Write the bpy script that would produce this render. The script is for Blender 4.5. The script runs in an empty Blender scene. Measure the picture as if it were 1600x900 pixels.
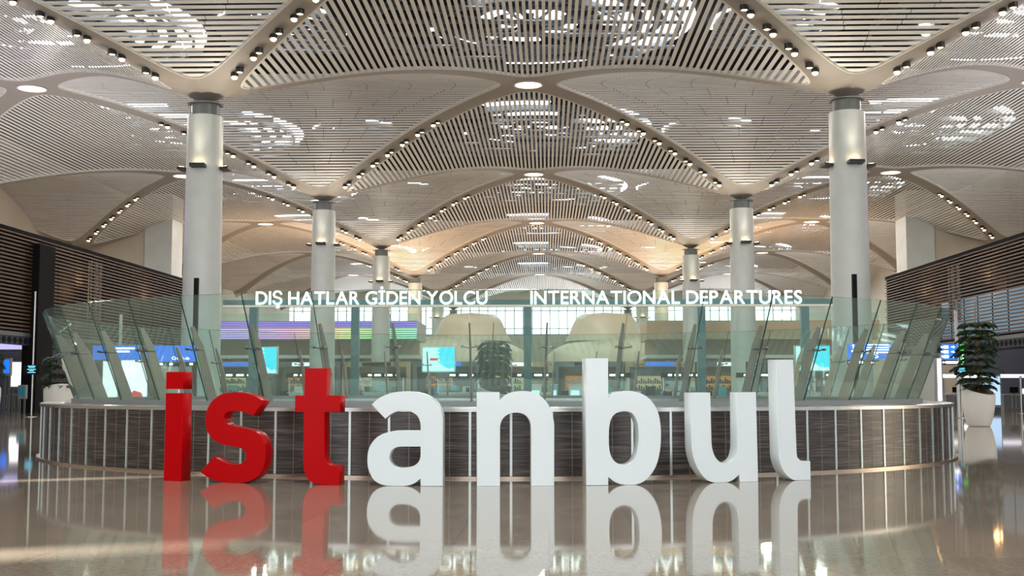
import bpy, bmesh, math, random
from mathutils import Vector, Matrix
sc = bpy.context.scene
COL = sc.collection
PI = math.pi
sin, cos, rad = math.sin, math.cos, math.radians
rnd = random.Random(7)

# ------------------------------------------------------------------ camera, world, lights, exposure
CX, EYE, YAW, PIT, FPX = 1.2634, 1.6, .02906, .08319, 1861.0
cam = bpy.data.cameras.new('camera')
camo = bpy.data.objects.new('camera', cam); COL.objects.link(camo)
cam.sensor_width = 36.0
cam.lens = FPX / 1600 * 36.0
cam.clip_end = 1000
camo.location = (CX, 0, EYE)
camo.rotation_euler = (PI / 2 + PIT, 0, YAW)
sc.camera = camo

sc.view_settings.view_transform = 'Standard'
sc.view_settings.look = 'None'
sc.view_settings.gamma = 1.0
sc.view_settings.use_curve_mapping = False
sc.view_settings.exposure = 0.14
sc.cycles.max_bounces = 7
sc.cycles.diffuse_bounces = 4
sc.cycles.glossy_bounces = 4
sc.cycles.transparent_max_bounces = 24
sc.cycles.sample_clamp_indirect = 6.0
sc.cycles.caustics_reflective = False
sc.cycles.caustics_refractive = False

world = bpy.data.worlds.new('sky'); sc.world = world
world.use_nodes = True
wb = world.node_tree.nodes['Background']
wb.inputs['Color'].default_value = (0.90, 0.96, 1.0, 1)
wb.inputs['Strength'].default_value = .8

def lamp(name, kind, loc, energy, color=(1, 1, 1), rot=(0, 0, 0), **kw):
    l = bpy.data.lights.new(name, kind)
    l.energy = energy; l.color = color
    for k, v in kw.items(): setattr(l, k, v)
    o = bpy.data.objects.new(name, l); COL.objects.link(o)
    o.location = loc; o.rotation_euler = rot
    return o
# daylight through the glazed entrance front behind the photographer
lamp('entrance_daylight', 'AREA', (0, -12, 8), 5200, (0.93, 0.97, 1.0), (rad(96), 0, 0), shape='RECTANGLE', size=70, size_y=14)
# daylight through the clerestory at the far end of the hall
lamp('clerestory_daylight', 'AREA', (0, 266, 16), 7000, (0.93, 0.97, 1.0), (rad(-80), 0, 0), shape='RECTANGLE', size=90, size_y=7)

# fill lamps added above the gallery roofs to brighten the vaults, no visible fixtures
for _x in (-37, 37): lamp('vault_fill_light', 'AREA', (_x, 76, 11.8), 2600, (1, .97, .92), (PI, 0, 0), shape='RECTANGLE', size=7, size_y=60)
# low sun from the left, reaching the floor only through two openings cut for it in an added side wall
lamp('sun', 'SUN', (-80, 0, 30), 45.0, (1, .96, .88), (0, rad(-78), rad(25)), angle=rad(.6))
# violet accent lighting in the outer bays
lamp('violet_accent', 'POINT', (-42, 72, 14), 1400, (.55, .35, 1), shadow_soft_size=1)
lamp('violet_accent', 'POINT', (42, 76, 14), 1100, (.6, .38, 1), shadow_soft_size=1)

# ------------------------------------------------------------------ constants of the hall
S, D0, HC, HN = 36.0, 65.84, 17.54, 23.25       # module, first column row, column top, vault crown
H2 = S / 2

def ray(px, py):
    a = (px - 800) / FPX; b = -(py - 450) / FPX
    d = cos(PIT) - b * sin(PIT); u = sin(PIT) + b * cos(PIT)
    return (-sin(YAW) * d + cos(YAW) * a, cos(YAW) * d + sin(YAW) * a, u)
def at(px, py, Y):
    r = ray(px, py); t = Y / r[1]
    return Vector((CX + r[0] * t, Y, EYE + r[2] * t))
def project(p):
    x, y, z = p[0] - CX, p[1], p[2] - EYE
    r = x * cos(YAW) + y * sin(YAW); d = -x * sin(YAW) + y * cos(YAW)
    dd = d * cos(PIT) + z * sin(PIT); u = -d * sin(PIT) + z * cos(PIT)
    if dd < .5: return (-9999, -9999)
    return (800 + FPX * r / dd, 450 - FPX * u / dd)

# ------------------------------------------------------------------ helpers
def mat(name, color, rough=.5, metal=0, emit=None, strength=0, spec=None, coat=0, sample=True):
    m = bpy.data.materials.new(name); m.use_nodes = True
    b = m.node_tree.nodes['Principled BSDF']
    b.inputs['Base Color'].default_value = (*color, 1)
    b.inputs['Roughness'].default_value = rough
    b.inputs['Metallic'].default_value = metal
    if spec is not None: b.inputs['Specular IOR Level'].default_value = spec
    if coat: b.inputs['Coat Weight'].default_value = coat; b.inputs['Coat Roughness'].default_value = .04
    if emit is not None:
        b.inputs['Emission Color'].default_value = (*emit, 1)
        b.inputs['Emission Strength'].default_value = strength
        if not sample: m.cycles.emission_sampling = 'NONE'
    return m
def noisy(m, c1, c2, scale=(1, 1, 1), nscale=6, detail=3, bump=0, lo=.35, hi=.65):
    nt = m.node_tree; N = nt.nodes; L = nt.links; b = N['Principled BSDF']
    tc = N.new('ShaderNodeTexCoord'); mp = N.new('ShaderNodeMapping'); mp.inputs['Scale'].default_value = scale
    no = N.new('ShaderNodeTexNoise'); no.inputs['Scale'].default_value = nscale; no.inputs['Detail'].default_value = detail
    cr = N.new('ShaderNodeValToRGB')
    cr.color_ramp.elements[0].color = (*c1, 1); cr.color_ramp.elements[1].color = (*c2, 1)
    cr.color_ramp.elements[0].position = lo; cr.color_ramp.elements[1].position = hi
    L.new(tc.outputs['Object'], mp.inputs['Vector']); L.new(mp.outputs['Vector'], no.inputs['Vector'])
    L.new(no.outputs['Fac'], cr.inputs['Fac']); L.new(cr.outputs['Color'], b.inputs['Base Color'])
    if bump:
        bp = N.new('ShaderNodeBump'); bp.inputs['Strength'].default_value = bump
        L.new(no.outputs['Fac'], bp.inputs['Height']); L.new(bp.outputs['Normal'], b.inputs['Normal'])
    return m

class MB:
    def __init__(s): s.v = []; s.f = []
    def add(s, vs, fs):
        n = len(s.v); s.v += [tuple(v) for v in vs]; s.f += [tuple(i + n for i in f) for f in fs]; return s
    def box(s, x0, x1, y0, y1, z0, z1):
        return s.add([(x0,y0,z0),(x1,y0,z0),(x1,y1,z0),(x0,y1,z0),(x0,y0,z1),(x1,y0,z1),(x1,y1,z1),(x0,y1,z1)],
                     [(3,2,1,0),(4,5,6,7),(0,1,5,4),(1,2,6,5),(2,3,7,6),(3,0,4,7)])
    def hexa(s, b, t):      # bottom 4 (ccw from above), top 4
        return s.add(list(b) + list(t), [(3,2,1,0),(4,5,6,7),(0,1,5,4),(1,2,6,5),(2,3,7,6),(3,0,4,7)])
    def prism(s, pts, d):   # planar polygon pts (3-D) swept by vector d
        n = len(pts); d = Vector(d)
        vs = [Vector(p) for p in pts] + [Vector(p) + d for p in pts]
        fs = [tuple(range(n - 1, -1, -1)), tuple(range(n, 2 * n))] + [(i, (i + 1) % n, n + (i + 1) % n, n + i) for i in range(n)]
        return s.add(vs, fs)
    def tube(s, pts, r, n=8, cap=True):
        pts = [Vector(p) for p in pts]; rs = r if isinstance(r, (list, tuple)) else [r] * len(pts)
        vs = []; fs = []
        up = None
        for i, p in enumerate(pts):
            d = (pts[min(i + 1, len(pts) - 1)] - pts[max(i - 1, 0)]).normalized()
            ref = Vector((0, 0, 1)) if abs(d.z) < .95 else Vector((1, 0, 0))
            a = d.cross(ref).normalized() if up is None else (up - d * up.dot(d)).normalized()
            up = a; b = d.cross(a)
            for k in range(n):
                t = 2 * PI * k / n
                vs.append(p + (a * cos(t) + b * sin(t)) * rs[i])
        for i in range(len(pts) - 1):
            for k in range(n):
                fs.append((i*n+k, i*n+(k+1)%n, (i+1)*n+(k+1)%n, (i+1)*n+k))
        if cap: fs += [tuple(range(n - 1, -1, -1)), tuple(range((len(pts)-1)*n, len(pts)*n))]
        return s.add(vs, fs)
    def lathe(s, prof, c=(0, 0, 0), n=32, close=False):
        vs = []; fs = []
        for (r, z) in prof:
            for k in range(n):
                t = 2 * PI * k / n
                vs.append((c[0] + r * cos(t), c[1] + r * sin(t), c[2] + z))
        m = len(prof)
        for i in range(m - 1):
            for k in range(n): fs.append((i*n+k, i*n+(k+1)%n, (i+1)*n+(k+1)%n, (i+1)*n+k))
        if close:
            for k in range(n): fs.append(((m-1)*n+k, (m-1)*n+(k+1)%n, (k+1)%n, k))
        else: fs += [tuple(range(n - 1, -1, -1)), tuple(range((m-1)*n, m*n))]
        return s.add(vs, fs)
    def mesh(s, name, m, smooth=False):
        me = bpy.data.meshes.new(name); me.from_pydata(s.v, [], s.f)
        bm = bmesh.new(); bm.from_mesh(me); bmesh.ops.recalc_face_normals(bm, faces=bm.faces); bm.to_mesh(me); bm.free()
        me.materials.append(m)
        if smooth:
            me.polygons.foreach_set('use_smooth', [True] * len(me.polygons)); me.set_sharp_from_angle(angle=rad(38))
        return me
    def build(s, name, m, parent=None, loc=(0, 0, 0), smooth=False, label=None):
        return link(name, s.mesh(name, m, smooth), parent, loc, label)
def link(name, me, parent=None, loc=(0, 0, 0), label=None):
    o = bpy.data.objects.new(name, me); COL.objects.link(o); o.location = loc
    if parent: o.parent = parent
    if label: o['label'] = label
    return o
def tag(o, label, cat, group=None):
    o['label'] = label; o['category'] = cat
    if group: o['group'] = group
    return o
def thing(name, label, cat, loc=(0, 0, 0), rz=0, group=None):
    o = bpy.data.objects.new(name, None); COL.objects.link(o)
    o.empty_display_size = .2
    o.location = loc; o.rotation_euler = (0, 0, rz)
    return tag(o, label, cat, group)
def struct(o): o['kind'] = 'structure'; return o
def dup(root, loc, rz=None, label=None, group=None):
    r = root.copy(); COL.objects.link(r); r.location = loc
    if rz is not None: r.rotation_euler = (0, 0, rz)
    if label: r['label'] = label
    if group: r['group'] = group
    for ch in list(root.children):
        c = ch.copy(); COL.objects.link(c); c.parent = r
        for g in list(ch.children):
            d = g.copy(); COL.objects.link(d); d.parent = c
    return r
_glyph = {}
def glyph(ch, m, extrude=.02):
    key = (ch, m.name, extrude)
    if key in _glyph: return _glyph[key]
    cu = bpy.data.curves.new('glyph', 'FONT'); cu.body = ch; cu.extrude = extrude; cu.resolution_u = 6; cu.offset = .009
    o = bpy.data.objects.new('glyph', cu); COL.objects.link(o)
    dg = bpy.context.evaluated_depsgraph_get()
    me = bpy.data.meshes.new_from_object(o.evaluated_get(dg))
    bpy.data.objects.remove(o); bpy.data.curves.remove(cu)
    me.name = 'letter'; me.materials.clear(); me.materials.append(m)
    xs = [v.co.x for v in me.vertices]
    _glyph[key] = (me, min(xs), max(xs)); return _glyph[key]
def text_width(txt, gap=.09, space=.26):
    w = 0
    for ch in txt:
        if ch == ' ': w += space; continue
        _, a, b = glyph(ch, M['sign_white']); w += b - a + gap
    return w - gap
def text(txt, x0, x1, y, z, h, m, parent, name='letter', per_letter=True, face=-1):
    """lettering on the plane y = const between x0 and x1, baseline z, cap height h, read from -y"""
    full = text_width(txt); sx = (x1 - x0) / full; sz = h / .73
    x = 0; merged = MB()
    for ch in txt:
        if ch == ' ': x += .26; continue
        me, a, b = glyph(ch, m)
        if per_letter:
            o = link(name, me, parent, (x0 + (x - a) * sx, y, z))
            o.rotation_euler = (PI / 2, 0, 0); o.scale = (sx, sz, 1)
        else:
            merged.add([(x0 + (v.co.x + x - a) * sx, y - v.co.z, z + v.co.y * sz) for v in me.vertices], [tuple(p.vertices) for p in me.polygons])
        x += b - a + .09
    if not per_letter: return merged.build(name, m, parent)

# ------------------------------------------------------------------ materials
M = {}
M['slat'] = mat('ceiling_slat', (.79, .77, .73), .45)
M['rib'] = mat('ceiling_rib', (.31, .285, .255), .5)
M['rim'] = mat('panel_rim', (.66, .63, .58), .45)
M['roof'] = mat('roof_dark', (.012, .012, .014), .9, spec=.1)
M['truss'] = mat('roof_truss', (.10, .11, .12), .5)
M['sky_glass'] = mat('skylight_glass', (.8, .9, 1), .2, emit=(.86, .95, 1.0), strength=7)
M['column'] = noisy(mat('column_paint', (.62, .66, .64), .38), (.58, .63, .61), (.65, .69, .67), nscale=.6)
M['neck'] = mat('column_neck', (.16, .18, .18), .4)
M['fixture'] = mat('black_fixture', (.012, .012, .013), .4)
M['lens'] = mat('warm_lens', (1, .85, .6), .3, emit=(1, .72, .40), strength=9, sample=False)
M['node_lens'] = mat('warm_diffuser', (1, .9, .8), .4, emit=(1, .78, .58), strength=2.6, sample=False)
M['red'] = mat('red_gloss_paint', (.50, .001, .003), .3, spec=.1)
M['white'] = mat('white_gloss_paint', (.80, .87, .89), .25, coat=.3)
M['steel'] = noisy(mat('brushed_steel', (.55, .55, .53), .28, .9), (.50, .50, .48), (.62, .61, .58), (1, 1, 8), 4)
M['steel_dark'] = mat('dark_steel', (.16, .17, .17), .35, .6)
M['fin'] = noisy(mat('fin_metal', (.36, .33, .28), .42, .35), (.33, .30, .26), (.40, .37, .32), nscale=2)
M['trim'] = mat('pale_trim', (.62, .68, .66), .25, .5)
M['trim_dim'] = mat('seam_trim', (.26, .25, .24), .35, .4)
M['copper'] = mat('warm_steel', (.46, .36, .29), .25, .85)
M['teal_steel'] = mat('teal_painted_steel', (.05, .17, .20), .35)
M['sign_white'] = mat('lit_white_letter', (.9, .9, .9), .4, emit=(1, 1, 1), strength=2.2, sample=False)
M['black'] = mat('matt_black', (.008, .008, .009), .7, spec=.15)
M['wood'] = noisy(mat('dark_wood', (.085, .045, .026), .42), (.060, .031, .017), (.15, .075, .040), (1, .15, 6), 5)
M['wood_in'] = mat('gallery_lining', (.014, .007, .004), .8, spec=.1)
M['cream'] = noisy(mat('cream_plaster', (.62, .55, .45), .6), (.58, .51, .41), (.66, .59, .49), nscale=.15)
M['tan'] = mat('tan_wall', (.50, .37, .24), .6)
M['navy'] = mat('navy_panel', (.02, .03, .08), .5)
M['grey'] = mat('grey_panel', (.30, .31, .32), .5)
M['planter'] = mat('white_planter', (.78, .77, .73), .35)
M['soil'] = noisy(mat('soil', (.12, .06, .025), .9), (.09, .045, .02), (.2, .11, .05), nscale=20)
M['bark'] = mat('bark', (.34, .19, .08), .8)
M['leaf'] = noisy(mat('needle_foliage', (.03, .09, .03), .5), (.007, .025, .010), (.026, .068, .022), nscale=5)
M['screen_white'] = mat('screen_white', (.1, .1, .1), .3, emit=(.95, .93, 1), strength=1.7)
M['screen_cyan'] = mat('screen_cyan', (.02, .1, .1), .3, emit=(.02, .66, .88), strength=1.5)
M['screen_pale'] = mat('screen_pale', (.1, .1, .1), .3, emit=(.66, .95, 1.0), strength=1.3)
M['screen_lav'] = mat('screen_lavender', (.1, .1, .1), .3, emit=(.55, .52, .95), strength=1.0)
M['screen_blue'] = mat('screen_blue', (.01, .02, .1), .3, emit=(.25, .55, 1), strength=.9)
M['sign_blue'] = mat('lit_blue_sign', (.01, .08, .45), .35, emit=(.015, .19, .92), strength=1.0)
M['sign_green'] = mat('lit_green_sign', (.02, .3, .05), .35, emit=(.04, .50, .08), strength=.8)
M['text_cyan'] = mat('lit_cyan_text', (.1, .5, .7), .4, emit=(.2, .75, 1), strength=1.2, sample=False)
M['text_red'] = mat('lit_red_mark', (.6, .05, .03), .4, emit=(.85, .08, .05), strength=.8, sample=False)
M['orange'] = mat('lit_orange_goods', (.6, .25, .05), .5, emit=(.95, .38, .10), strength=.42)
M['warm_lit'] = mat('lit_shop_interior', (.7, .55, .35), .5, emit=(1, .74, .42), strength=.38)
M['window'] = mat('bright_window', (.8, .9, 1), .3, emit=(.88, .97, 1), strength=2.2, sample=False)
M['desk'] = mat('white_desk', (.70, .74, .72), .35)
M['teal_goods'] = mat('teal_case', (.03, .35, .5), .4)
M['skin'] = mat('skin', (.55, .33, .23), .5)
M['cloth'] = mat('dark_clothing', (.015, .018, .025), .8)
M['hair'] = mat('dark_hair', (.02, .015, .012), .6)

def glass_mat(name, tint, milk=.03):
    m = bpy.data.materials.new(name); m.use_nodes = True
    nt = m.node_tree; N = nt.nodes; L = nt.links; N.clear()
    out = N.new('ShaderNodeOutputMaterial'); tr = N.new('ShaderNodeBsdfTransparent'); tr.inputs['Color'].default_value = (*tint, 1)
    gl = N.new('ShaderNodeBsdfGlossy'); gl.inputs['Roughness'].default_value = .015; gl.inputs['Color'].default_value = (.92, 1, .97, 1)
    df = N.new('ShaderNodeBsdfDiffuse'); df.inputs['Color'].default_value = (.75, .9, .84, 1)
    lw = N.new('ShaderNodeLayerWeight'); lw.inputs['Blend'].default_value = .5
    pw = N.new('ShaderNodeMath'); pw.operation = 'POWER'; pw.inputs[1].default_value = 5; L.new(lw.outputs['Facing'], pw.inputs[0])
    fr = N.new('ShaderNodeMath'); fr.operation = 'MULTIPLY_ADD'; fr.inputs[1].default_value = .8; fr.inputs[2].default_value = .04; L.new(pw.outputs[0], fr.inputs[0])
    m1 = N.new('ShaderNodeMixShader'); m1.inputs['Fac'].default_value = milk
    m2 = N.new('ShaderNodeMixShader')
    L.new(tr.outputs[0], m1.inputs[1]); L.new(df.outputs[0], m1.inputs[2])
    L.new(fr.outputs[0], m2.inputs['Fac']); L.new(m1.outputs[0], m2.inputs[1]); L.new(gl.outputs[0], m2.inputs[2])
    L.new(m2.outputs[0], out.inputs['Surface'])
    return m
M['glass_edge'] = mat('glass_edge', (.02, .07, .055), .2)
M['glass'] = glass_mat('green_tinted_glass', (.89, .968, .942), .045)

def floor_mat():
    m = bpy.data.materials.new('polished_granite'); m.use_nodes = True
    nt = m.node_tree; N = nt.nodes; L = nt.links; b = N['Principled BSDF']
    tc = N.new('ShaderNodeTexCoord')
    mp = N.new('ShaderNodeMapping'); mp.inputs['Location'].default_value = (-.31 + .97 * 40, .15 + .97 * 40, 0)
    L.new(tc.outputs['Object'], mp.inputs['Vector'])
    br = N.new('ShaderNodeTexBrick'); br.offset = 0; br.squash = 1
    br.inputs['Scale'].default_value = 1; br.inputs['Brick Width'].default_value = .97; br.inputs['Row Height'].default_value = .97
    br.inputs['Mortar Size'].default_value = .0035; br.inputs['Mortar Smooth'].default_value = .1; br.inputs['Bias'].default_value = 0
    br.inputs['Color1'].default_value = (.93, .93, .93, 1); br.inputs['Color2'].default_value = (1.06, 1.04, 1.02, 1)
    br.inputs['Mortar'].default_value = (.35, .33, .31, 1)
    L.new(mp.outputs[0], br.inputs['Vector'])
    n1 = N.new('ShaderNodeTexNoise'); n1.inputs['Scale'].default_value = 14; n1.inputs['Detail'].default_value = 8; n1.inputs['Roughness'].default_value = .75
    mp2 = N.new('ShaderNodeMapping'); mp2.inputs['Scale'].default_value = (1, 2.2, 1)
    L.new(tc.outputs['Object'], mp2.inputs['Vector']); L.new(mp2.outputs[0], n1.inputs['Vector'])
    cr = N.new('ShaderNodeValToRGB')
    e = cr.color_ramp.elements; e[0].position = .30; e[0].color = (.19, .15, .11, 1); e[1].position = .68; e[1].color = (.45, .385, .31, 1)
    k = e.new(.47); k.color = (.345, .285, .22, 1)
    L.new(n1.outputs['Fac'], cr.inputs['Fac'])
    mx = N.new('ShaderNodeMix'); mx.data_type = 'RGBA'; mx.blend_type = 'MULTIPLY'; mx.inputs['Factor'].default_value = 1
    L.new(cr.outputs['Color'], mx.inputs['A']); L.new(br.outputs['Color'], mx.inputs['B'])
    L.new(mx.outputs['Result'], b.inputs['Base Color'])
    b.inputs['Roughness'].default_value = .045
    b.inputs['IOR'].default_value = 1.52
    return m
M['floor'] = floor_mat()

def clad_mat():      # brown-black laminate with fine horizontal streaks
    m = mat('striped_laminate', (.05, .04, .036), .28, .15)
    nt = m.node_tree; N = nt.nodes; L = nt.links; b = N['Principled BSDF']
    tc = N.new('ShaderNodeTexCoord'); mp = N.new('ShaderNodeMapping'); mp.inputs['Scale'].default_value = (.9, .9, 38)
    no = N.new('ShaderNodeTexNoise'); no.inputs['Scale'].default_value = 1.6; no.inputs['Detail'].default_value = 4
    cr = N.new('ShaderNodeValToRGB'); e = cr.color_ramp.elements
    e[0].position = .36; e[0].color = (.022, .016, .014, 1); e[1].position = .72; e[1].color = (.19, .16, .145, 1)
    e.new(.53).color = (.062, .047, .041, 1)
    L.new(tc.outputs['Object'], mp.inputs['Vector']); L.new(mp.outputs[0], no.inputs['Vector'])
    L.new(no.outputs['Fac'], cr.inputs['Fac']); L.new(cr.outputs['Color'], b.inputs['Base Color'])
    return m
M['clad'] = clad_mat()

def led_mat():       # fascia of coloured light lines, hue running along the balcony
    m = bpy.data.materials.new('coloured_light_line'); m.use_nodes = True
    nt = m.node_tree; N = nt.nodes; L = nt.links; b = N['Principled BSDF']
    tc = N.new('ShaderNodeTexCoord'); sp = N.new('ShaderNodeSeparateXYZ'); L.new(tc.outputs['Object'], sp.inputs[0])
    mr = N.new('ShaderNodeMapRange'); mr.inputs['From Min'].default_value = -34; mr.inputs['From Max'].default_value = -14
    L.new(sp.outputs['X'], mr.inputs['Value'])
    cr = N.new('ShaderNodeValToRGB'); e = cr.color_ramp.elements
    e[0].position = 0; e[0].color = (.45, .2, .95, 1); e[1].position = 1; e[1].color = (.1, .85, .55, 1)
    for p, c in ((.2, (.85, .2, .8, 1)), (.38, (1, .35, .3, 1)), (.55, (.95, .8, .15, 1)), (.75, (.2, .85, .2, 1))): e.new(p).color = c
    L.new(mr.outputs[0], cr.inputs[0]); L.new(cr.outputs[0], b.inputs['Emission Color']); b.inputs['Emission Strength'].default_value = 1.1
    m.cycles.emission_sampling = 'NONE'
    return m
M['led'] = led_mat()
def led_purple():
    m = mat('violet_light_line', (.2, .1, .5), .4, emit=(.32, .26, .85), strength=.9, sample=False); return m
M['led_violet'] = led_purple()

# ------------------------------------------------------------------ setting: floor, roof, outer walls
fl = MB().box(-62, 62, -42, 274, -.3, 0).build('floor', M['floor']); struct(fl); fl['label'] = 'polished beige granite floor'
roof = MB().box(-62, 62, -12, 274, 28.2, 28.8).build('ceiling', M['roof']); struct(roof); roof['label'] = 'dark roof deck above the slatted vaults'
for sx, nm in ((-1, 'wall_left'), (1, 'wall_right')):
    w = MB().box(min(sx*57, sx*58), max(sx*57, sx*58), 24, 274, 0, 28.2).build(nm, M['cream']); struct(w)
    w['label'] = 'cream side wall of the hall'
wl = MB()
def wall_with_holes(b, x0, x1, y0, y1, z1, holes):      # holes: (ya, yb, za, zb) sorted along y
    y = y0
    for ya, yb, za, zb in holes:
        b.box(x0, x1, y, ya, 0, z1); b.box(x0, x1, ya, yb, 0, za); b.box(x0, x1, ya, yb, zb, z1); y = yb
    b.box(x0, x1, y, y1, 0, z1)
wall_with_holes(wl, -57.3, -57, -40, 24, 28.2, [(-13.9, -12.9, 11.55, 12.75), (-2.9, -2.3, 10.3, 12.1)])  # unseen wall added to block the sun, openings shaped for the floor patches
struct(wl.build('wall_left_sun_mask', M['cream']))
wf = MB().box(-57, 57, 268, 269, 0, 13.4).box(-57, 57, 268, 269, 20.2, 28.2).build('wall_far', M['cream']); struct(wf)
win = thing('window_1', 'row of bright clerestory windows across the far end of the hall', 'window', (0, 268.2, 13.4)); del win['category']; struct(win)
MB().box(-57, 57, 0, .08, 0, 6.8).build('pane', M['window'], win)
fr = MB()
for i in range(-28, 29): fr.box(i*2 - .09, i*2 + .09, -.25, -.02, 0, 6.8)
for z in (0.05, 1.4, 5.4): fr.box(-57, 57, -.25, -.02, z - .08, z + .08)
fr.build('mullions', M['steel_dark'], win)

# ------------------------------------------------------------------ ceiling vaults
NA, NC = 17.0, 1.0
def hprof(u):         # height of the vault at distance u (0..18) from its column line
    u = max(0, min(H2, u)); return HC + (HN - HC) * sin(PI / 2 * u / H2)
def half_len(x, tip=1.0):
    a = NA - math.sqrt(x * x + NC * NC)
    return math.sqrt(a * a - tip * tip) if a > tip else 0
PITCH, SW, ST = .375, .20, .03
def slat_mesh():
    b = MB()
    n = int(H2 / PITCH) + 1
    for i in range(-n, n + 1):
        x = i * PITCH
        L = half_len(abs(x))
        if L < .15: continue
        x0, x1 = x - SW / 2, x + SW / 2
        z0, z1 = hprof(H2 - abs(x0)), hprof(H2 - abs(x1))
        if i == 0: z0 = z1 = hprof(H2)
        k = max(1, round(2 * L / 3.2)); seg = 2 * L / k
        cuts = [-L + seg * j for j in range(k + 1)]
        for j in range(k):
            y0, y1 = cuts[j] + (.02 if j else 0), cuts[j+1] - (.02 if j < k - 1 else 0)
            b.hexa([(x0,y0,z0),(x1,y0,z1),(x1,y1,z1),(x0,y1,z0)], [(x0,y0,z0+ST),(x1,y0,z1+ST),(x1,y1,z1+ST),(x0,y1,z0+ST)])
    return b.mesh('slat_panel', M['slat'])
XT = math.sqrt((NA - 1.0) ** 2 - NC ** 2)      # x at which a panel ends
def edge_curve(n=44):
    pts = []
    for i in range(n + 1):
        x = XT * sin(PI / 2 * i / n)
        pts.append((x, half_len(x) if i < n else 0))
    return pts
EC = edge_curve()
def rim_mesh():
    b = MB()
    quad = [(x, y) for x, y in EC]
    loop = quad + [(x, -y) for x, y in reversed(quad[:-1])] 
    loop += [(-x, y) for x, y in [(p[0], -p[1]) for p in quad[1:]]] + [(-x, y) for x, y in reversed(quad[:-1])][:-1]
    pts = [Vector((x, y, hprof(H2 - abs(x)))) for x, y in loop]
    n = len(pts); vs = []; fs = []
    for i, p in enumerate(pts):
        t = pts[(i+1) % n] - pts[i-1]; t.z = 0; t.normalize(); o = Vector((t.y, -t.x, 0))
        for dx, dz in ((-.07, -.03), (.09, -.03), (.09, .16), (-.07, .16)): vs.append(p + o * dx + Vector((0, 0, dz)))
    for i in range(n):
        j = (i + 1) % n
        for k in range(4): fs.append((i*4+k, i*4+(k+1)%4, j*4+(k+1)%4, j*4+k))
    b.add(vs, fs)
    return b.mesh('panel_rim', M['rim'])
def rib_mesh():       # X-shaped smooth ribs round one crown; origin at the crown, columns at (+-18, +-18)
    b = MB()
    for q in range(4):
        ca, sa = round(cos(q * PI / 2)), round(sin(q * PI / 2))
        rows = []
        for x, y in EC:                            # frame of a T panel centred (0,0), crown at (0,18), column at (18,0)
            p = Vector((x, y, hprof(H2 - x))); r = Vector((H2 - y, H2 - x, hprof(H2 - x)))
            pm = (p + r) / 2; d = pm.x
            row = []
            for f in (0, .25, .5, .75, 1):
                v = p.lerp(r, f)
                hm = hprof(H2 - min(pm.x, H2))
                v.z = p.z + (hm - p.z) * (1 - abs(2 * f - 1)) * .6 - .02
                row.append(v)
            rows.append(row)
        c0 = [Vector((0, H2, HN - .02))] * 5
        cE = [Vector((H2, 0, HC - .02))] * 5
        rows = [c0] + rows + [cE]
        vs = []; fs = []; m = len(rows)
        for up in (0, .14):
            for row in rows:
                for v in row:
                    x, y = v.x, v.y - H2
                    vs.append((x * ca - y * sa, x * sa + y * ca, v.z + up))
        o = m * 5
        for i in range(m - 1):
            for k in range(4):
                fs.append((i*5+k, i*5+k+1, (i+1)*5+k+1, (i+1)*5+k)); fs.append((o+i*5+k, o+(i+1)*5+k, o+(i+1)*5+k+1, o+i*5+k+1))
        b.add(vs, fs)
    me = b.mesh('rib_cross', M['rib'])
    bm = bmesh.new(); bm.from_mesh(me); bmesh.ops.remove_doubles(bm, verts=bm.verts, dist=.001)
    bm.to_mesh(me); bm.free()
    me.polygons.foreach_set('use_smooth', [True] * len(me.polygons)); me.set_sharp_from_angle(angle=rad(40))
    return me
slat_me, rim_me, rib_me = slat_mesh(), rim_mesh(), rib_mesh()
def skylight_meshes(R):
    r = random.Random(int(R * 10)); g = MB()
    def arc(r0, r1, t0, t1, cx, cy):
        n = max(3, int((t1 - t0) / .16)); lo = []; hi = []
        for i in range(n + 1):
            t = t0 + (t1 - t0) * i / n
            lo.append((cx + r0 * cos(t), cy + r0 * sin(t))); hi.append((cx + r1 * cos(t), cy + r1 * sin(t)))
        for i in range(n):
            q = [lo[i], hi[i], hi[i+1], lo[i+1]]
            g.hexa([(x, y, 0) for x, y in q], [(x, y, .1) for x, y in q])
    rr = R * .10; i = 0
    while rr < R:
        w = R * r.uniform(.045, .10)
        t0 = r.uniform(0, 6)
        for _ in range(r.choice((1, 2, 3))):
            sp = r.uniform(.5, 1.5); arc(rr, rr + w, t0, t0 + sp, r.uniform(-.4, .4), r.uniform(-.3, .3)); t0 += sp + r.uniform(.3, 1.2)
        rr += w + R * r.uniform(.03, .07)
    g = g.mesh('skylight_pane', M['sky_glass'])
    f = MB()
    for q in (R, R * .6): f.lathe([(q - .12, -.5), (q + .12, -.5), (q + .12, 0), (q - .12, 0)], n=32, close=True)
    for k in range(9):
        t = PI * 2 * k / 9 + .2
        f.tube([(R*.1*cos(t), R*.1*sin(t), -.3), (R*cos(t), R*sin(t), -.3)], .12, 6)
    for k in range(-3, 4): f.tube([(-R, k * R * .28, -.7), (R, k * R * .28 + .8, -.7)], .16, 6)
    return g, f.mesh('skylight_frame', M['truss'])
SK = {R: skylight_meshes(R) for R in (11.0, 4.5)}
def vault_panel(x, y, rz):
    o = link('slat_panel', slat_me, roof, (x, y, 0)); o.rotation_euler = (0, 0, rz)
    r = link('panel_rim', rim_me, o)
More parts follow.
